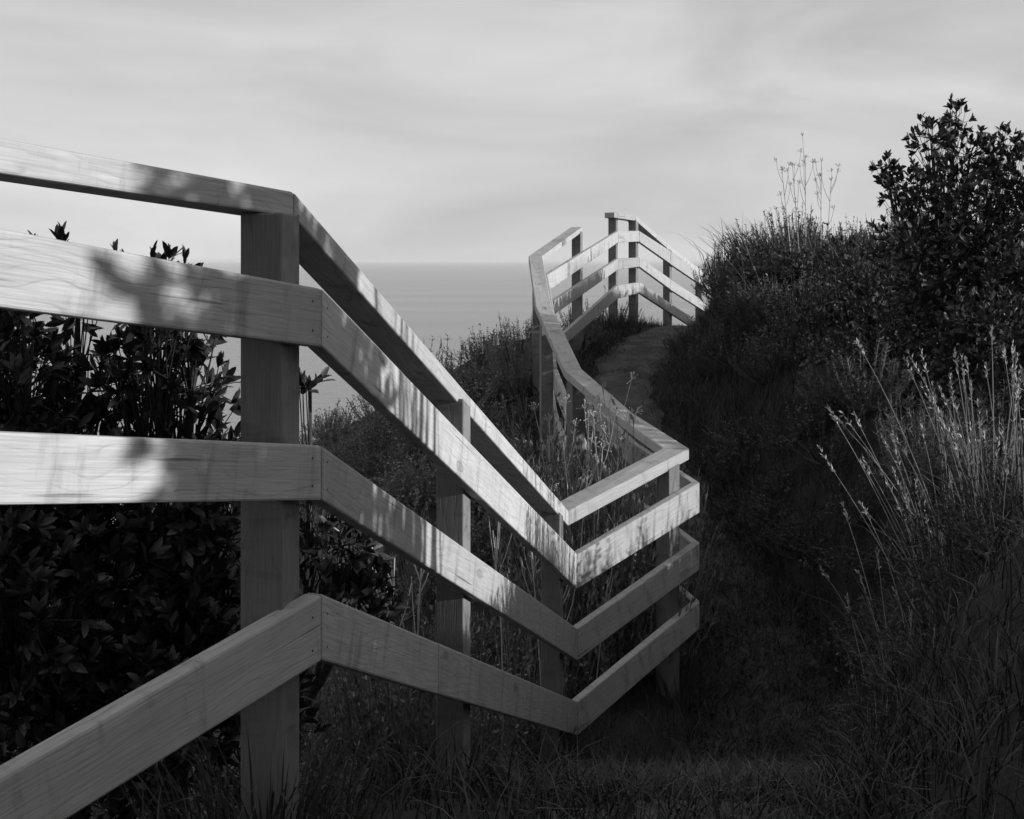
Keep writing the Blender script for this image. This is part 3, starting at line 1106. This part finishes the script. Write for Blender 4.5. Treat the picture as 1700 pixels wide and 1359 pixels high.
flax('upright sword-leaved flax added out of view on the bank to cast streaks on the rails', 3.15, 2.5, 75, .8, 1.75, 5)  # unseen, added so its leaves throw upright shadow flecks on the rails
for k, (tx, ty, sc, lab) in enumerate([(-2.7, -1.6, 1.8, 'unseen tree added behind the viewpoint on the seaward side to block skylight'), (-.9, -3.2, 1.8, 'unseen tree added behind the viewpoint left of the path to block skylight'),
                                       (1.6, -4.2, 1.25, 'unseen tree added behind the viewpoint right of the path to block skylight'), (-4.7, .3, 1.6, 'unseen tree added farthest left above the sea to block skylight')]):
    lobes = []  # added trees out of view, cutting skylight on the post faces
    rr_ = np.random.default_rng(40 + k)
    gb = gbase(tx, ty)
    for j in range(13):
        a = rr_.uniform(0, 6.28)
        q_ = rr_.uniform(.1, 1.0)
        hz = rr_.uniform(.6, 4.2)
        q_ *= 1.05 - .12 * hz
        lobes.append((tx + sc * q_ * math.cos(a), ty + sc * q_ * math.sin(a), gb[2] + sc * hz, .62 * sc * rr_.uniform(.8, 1.1)))
    broadleaf('broadleaf_tree', lab, 'tree', gb, lobes, .21, 3.0, M_LEAF2, (), 0, .09, 60 + k, 'added skylight-blocking trees behind the viewpoint')


# --- gorse bushes with paler new growth on the bank
def gorse_bush(label, x, y, size, h, seed, mat=M_FEATH, group='pale feathery bushes on the bank'):
    r = np.random.default_rng(seed)
    t = thing('gorse_bush', label, 'bush', gbase(x, y), group)
    V, F = spiky_clump(r, 70, 90, 1.0, .5, .075, .0035, .1)
    mb = MB()
    put(mb, (V, F), t.location, size, h, r)
    fo = mb.build('foliage', mat, t)
    fo['kind'] = 'stuff'
    st = MB()
    for _ in range(6):
        a = r.uniform(0, 6.28)
        b0 = np.array(t.location)
        st.add(*tube(curve_pts(b0 - np.array([0, 0, .05]), b0 + np.array([math.cos(a) * size * .3, math.sin(a) * size * .3, h * .6]), (0, 0, .05), 4), np.array([.014, .011, .008, .005]), 5))
    st.build('stem', M_BARK, t)
    return t


gorse_bush('pale feathery bush on the bank left of the tall dry grass', at_u(1440, 9.1), 9.1, .75, .65, 1)
gorse_bush('pale feathery bush on the bank behind the tall dry grass', at_u(1535, 8.0), 8.0, .8, 1.05, 2)
gorse_bush('pale feathery bush at the right edge among the dry grass', at_u(1650, 7.5), 7.5, .75, 1.0, 3)
gorse_bush('low pale bush on the bank between path and dry grass', at_u(1385, 9.4), 9.4, .6, .5, 8)
gorse_bush('spiky bush on the skyline at the left foot of the leafy tree', at_u(1440, 10.5), 10.5, .8, .8, 4, M_BANK, 'spiky bushes on the skyline')
gorse_bush('spiky bush on the skyline just left of the bare flower stems', at_u(1290, 12.6), 12.6, .9, .5, 5, M_SCRUB, 'spiky bushes on the skyline')
gorse_bush('spiky bush overhanging the far end of the fence', at_u(1195, 13.4), 13.4, .7, .75, 6, M_BANK, 'spiky bushes on the skyline')
gorse_bush('spiky bush on the slope against the sea left of the bend post', at_u(860, 12.2), 12.2, .8, .95, 7, M_SCRUB, 'spiky bushes on the seaward slope')


# --- tall dry grass
def seed_head(p, d, ln, r):
    b = MB()
    n = 26
    t = np.sort(r.uniform(0, 1, n))
    c = p + d * (t * ln)[:, None]
    dd = unit(d + r.normal(0, .35, (n, 3)))
    sd = unit(np.cross(dd, r.normal(0, 1, (n, 3))))
    L = .028 * r.uniform(.6, 1.2, n)[:, None]
    w = .0035
    V = np.stack([c, c + dd * L * .5 - sd * w, c + dd * L, c + dd * L * .5 + sd * w], 1).reshape(-1, 3)
    o = np.arange(n) * 4
    b.add(V, np.concatenate([np.stack([o, o + 1, o + 2], 1), np.stack([o, o + 2, o + 3], 1)]))
    return b


def dry_grass(label, x, y, n, lmin, lmax, lean, seed, group='tall dry grass clumps on the bank'):
    r = np.random.default_rng(seed)
    t = thing('tall_grass', label, 'grass', gbase(x, y), group)
    b0 = np.array(t.location)
    for _ in range(n):
        base = b0 + np.array([r.normal(0, .09), r.normal(0, .09), -.03])
        L = r.uniform(lmin, lmax)
        tip = base + np.array([lean * L * r.uniform(.1, 2.4) + r.normal(0, .11), r.normal(0, .1) * L, L * r.uniform(.85, 1)])
        pts = curve_pts(base, tip, np.array([-lean * L * r.uniform(-.1, .6), r.normal(0, .03), .08 * L]), 8)
        b = MB()
        b.add(*tube(pts, np.linspace(.0032, .0017, 8), 3))
        st = b.build('stalk', M_DRY, t)
        d = unit(pts[-1] - pts[-2])
        hb = seed_head(pts[-1] - d * .03, d, r.uniform(.07, .16), r)
        me = hb.mesh('seed_head', M_DRY, False, t.location)
        o = bpy.data.objects.new('seed_head', me)
        COL.objects.link(o)
        o.parent = st
    nb = 70
    ang = r.uniform(0, 6.28, nb)
    mb = MB()
    mb.add(*blades(b0 + np.stack([r.normal(0, .1, nb), r.normal(0, .1, nb), np.zeros(nb)], 1), r.uniform(.25, .7, nb),
                   np.stack([np.cos(ang), np.sin(ang), np.zeros(nb)], 1) * r.uniform(.2, .9, nb)[:, None] + np.array([lean, 0, 0]), r.uniform(.002, .004, nb), 1.0, r))
    o = mb.build('blades', M_FEATH, t)
    o['kind'] = 'stuff'
    return t


dry_grass('clump of tall pale dry grass leaning left in front of the feathery bushes', at_u(1575, 5.8), 5.8, 24, .5, 1.15, -.22, 1)
dry_grass('clump of tall pale dry grass at the right edge above the dark bank', at_u(1640, 5.6), 5.6, 20, .6, 1.3, -.12, 2)
dry_grass('clump of dry grass with the highest seed heads against the dark tree', at_u(1625, 6.2), 6.2, 8, 1.1, 1.5, -.05, 3)
dry_grass('short sparse dry grass lowest and leftmost on the bank', at_u(1500, 5.9), 5.9, 9, .4, .95, -.18, 4)
dry_grass('dry grass stalks low at the right edge of the bank', at_u(1668, 5.2), 5.2, 14, .5, 1.05, -.1, 5)
dry_grass('two thin dry stalks standing before the scrub in the middle of the bank', at_u(1260, 11.5), 11.5, 3, .5, .8, -.2, 6)


# --- grass tussocks on the skyline
def tussock(label, x, y, n, hmin, hmax, lean, seed, mat=M_GRASS, rad=.2):
    r = np.random.default_rng(seed)
    t = thing('grass_tussock', label, 'grass', gbase(x, y), 'grass tussocks on the bank')
    b0 = np.array(t.location)
    ang = r.uniform(0, 6.28, n)
    mb = MB()
    mb.add(*blades(b0 + np.stack([r.normal(0, rad, n), r.normal(0, rad, n), np.full(n, -.03)], 1), r.uniform(hmin, hmax, n),
                   np.stack([np.cos(ang), np.sin(ang), np.zeros(n)], 1) * r.uniform(.1, .5, n)[:, None] + np.array([lean, 0, 0]), r.uniform(.003, .006, n), 1.0, r))
    o = mb.build('blades', mat, t)
    o['kind'] = 'stuff'
    return t


tussock('long-bladed grass tussock fanning left on the skyline beside the fence end', at_u(1250, 13), 13.0, 170, .35, .75, -.45, 1)
tussock('long-bladed grass tussock under the bare flower stems on the skyline', at_u(1310, 12.6), 12.6, 150, .4, .8, -.25, 2)
tussock('grass tussock on the skyline between flower stems and leafy tree', at_u(1385, 11.8), 11.8, 120, .4, .8, -.15, 3)


# --- dead flower stems and bare twigs
def dead_stem(name, label, cat, pts, rad, forks, seed, group, umbel=True, us=.05):
    """pts: stem points; forks: number of side branches near the top, each with a small umbel"""
    r = np.random.default_rng(seed)
    pts = np.asarray(pts, dtype=float)
    t = thing(name, label, cat, tuple(pts[0]), group)
    b = MB()
    b.add(*tube(pts, np.linspace(rad, rad * .55, len(pts)), 4))
    st = b.build('stem', M_DRY, t)
    H = np.linalg.norm(pts[-1] - pts[0])
    ends = [(pts[-1], unit(pts[-1] - pts[-2]))]
    for k in range(forks):
        f = r.uniform(.55, .92)
        i = f * (len(pts) - 1)
        j = int(i)
        p = pts[j] + (pts[min(j + 1, len(pts) - 1)] - pts[j]) * (i - j)
        a = r.uniform(0, 6.28)
        e = p + np.array([math.cos(a) * .3, math.sin(a) * .3, .9]) * H * r.uniform(.14, .32)
        q = curve_pts(p, e, np.array([math.cos(a), math.sin(a), -.2]) * .03, 4)
        bb = MB()
        bb.add(*tube(q, np.linspace(rad * .6, rad * .35, 4), 3))
        bb.build('branch', M_DRY, t)
        ends.append((e, unit(q[-1] - q[-2])))
    if umbel:
        for (e, d) in ends:
            bb = MB()
            for k in range(9):
                dd = unit(d + r.normal(0, .55, 3))
                tip = e + dd * us * r.uniform(.6, 1.1)
                bb.add(*tube(np.array([e, tip]), np.array([rad * .3, rad * .25]), 3))
                bb.add(*tube(np.array([tip, tip + dd * us * .12]), np.array([rad * .8, rad * .5]), 4))
            bb.build('flower_head', M_DRY, t)
    return t


def stem_px(u0, v1, u1, d, bend=0.0, n=6, v0=None):
    x = at_u(u0, d)
    zb = float(terrain(x, d)) - .02 if v0 is None else zpx(v0, d)
    return curve_pts((x, d, zb), px(u1, v1, d), (bend, 0, 0), n)


SKY = 'bare dead flower stems on the skyline'
for k, (u0, u1, v1, lab) in enumerate([(1318, 1298, 282, 'leftmost bare dead flower stem on the skyline'), (1330, 1316, 275, 'second bare dead flower stem from the left on the skyline'),
                                       (1338, 1337, 262, 'tallest bare dead flower stem on the skyline'), (1362, 1364, 268, 'forked bare dead flower stem right of the tallest on the skyline'),
                                       (1370, 1380, 300, 'rightmost short bare dead flower stem on the skyline')]):
    dead_stem('dead_flower_stem', lab, 'dead stem', stem_px(u0, v1, u1, 12.2), .006, 5, 30 + k, SKY, True, .04)
MID = 'pale dead stems behind the fence corner'
for k, (u0, u1, v1, d, lab) in enumerate([(946, 934, 725, 8.0, 'pale dead stem nearest the bend post behind the cap'), (952, 985, 708, 7.9, 'pale dead stem leaning right in front of the curved rails'),
                                          (970, 976, 716, 8.2, 'thin dead stem beside the leaning one behind the corner'), (975, 1000, 745, 7.7, 'short dead stem low behind the corner cap'),
                                          (1012, 1028, 735, 7.9, 'dead stem with flower heads in front of the curved rails'), (1030, 1045, 690, 8.1, 'dead stem whose flower head overtops the curved cap'),
                                          (1022, 1012, 668, 8.3, 'dead stem whose flower head touches the curved cap'), (905, 912, 700, 8.6, 'dead stem in front of the tall bend post')]):
    dead_stem('dead_flower_stem', lab, 'dead stem', stem_px(u0, v1, u1, d, r.normal(0, .03)), .006, 4, 50 + k, MID, True, .055)
TW = 'pale twigs behind the sloping rails'
for k, (u0, u1, v1, d, lab) in enumerate([(905, 880, 880, 6.9, 'pale forked twig between the second and third rails near the dip'), (915, 935, 900, 6.8, 'pale forked twig right beside the dip post'),
                                          (690, 700, 930, 5.6, 'pale twig behind the third rail left of the middle post'), (640, 655, 925, 5.4, 'pale twig behind the third rail nearest the glossy shrub'),
                                          (830, 818, 880, 6.4, 'pale twig just right of the middle post between the rails'), (1040, 1060, 880, 7.9, 'pale twig seen under the corner cap rail'),
                                          (985, 1010, 960, 7.4, 'pale twig crossing behind the third rail at the dip'), (1090, 1115, 930, 8.0, 'pale twig seen between the corner rails')]):
    dead_stem('bare_twig', lab, 'twig', stem_px(u0, v1, u1, d, r.normal(0, .05)), .006, 6, 80 + k, TW, False)

# --- dry grass litter where the path comes towards the viewpoint
r = np.random.default_rng(77)
n = 900
y = r.uniform(4.4, 5.8, n)
x = xp(y) + r.uniform(-.6, 1.3, n)
ang = r.uniform(0, 6.28, n)
mb = MB()
mb.add(*blades(np.stack([x, y, terrain(x, y)], 1), r.uniform(.06, .2, n), np.stack([np.cos(ang), np.sin(ang), np.zeros(n)], 1) * r.uniform(.6, 1.8, n)[:, None], r.uniform(.0015, .003, n), 1.0, r))
dg = mb.build('dry_grass_litter', M_FEATH)
dg['kind'] = 'stuff'
dg['label'] = 'short dead grass on the path nearest the viewpoint'


# ------------------------------------------------------------------ sea air
mh = bpy.data.materials.new('haze')
mh.use_nodes = True
hn, hl = mh.node_tree.nodes, mh.node_tree.links
for n_ in list(hn):
    hn.remove(n_)
pv = hn.new('ShaderNodeVolumePrincipled')
pv.inputs['Color'].default_value = (.95, .95, .95, 1)
pv.inputs['Density'].default_value = 5e-5
ho = hn.new('ShaderNodeOutputMaterial')
hl.new(pv.outputs[0], ho.inputs['Volume'])
mh.cycles.homogeneous_volume = True
mb = MB()
A, Z0, Z1 = 61000.0, -68.0, 14.0
V = [(x_, y_, z_) for z_ in (Z0, Z1) for (x_, y_) in ((-A, -A), (A, -A), (A, A), (-A, A))]
F = [(0, 2, 1), (0, 3, 2), (4, 5, 6), (4, 6, 7)]
for i_ in range(4):
    j_ = (i_ + 1) % 4
    F += [(i_, j_, 4 + j_), (i_, 4 + j_, 4 + i_)]
mb.add(V, F)
hz = mb.build('haze', mh)
hz['kind'] = 'stuff'
hz['label'] = 'thin pale sea haze softening the horizon'
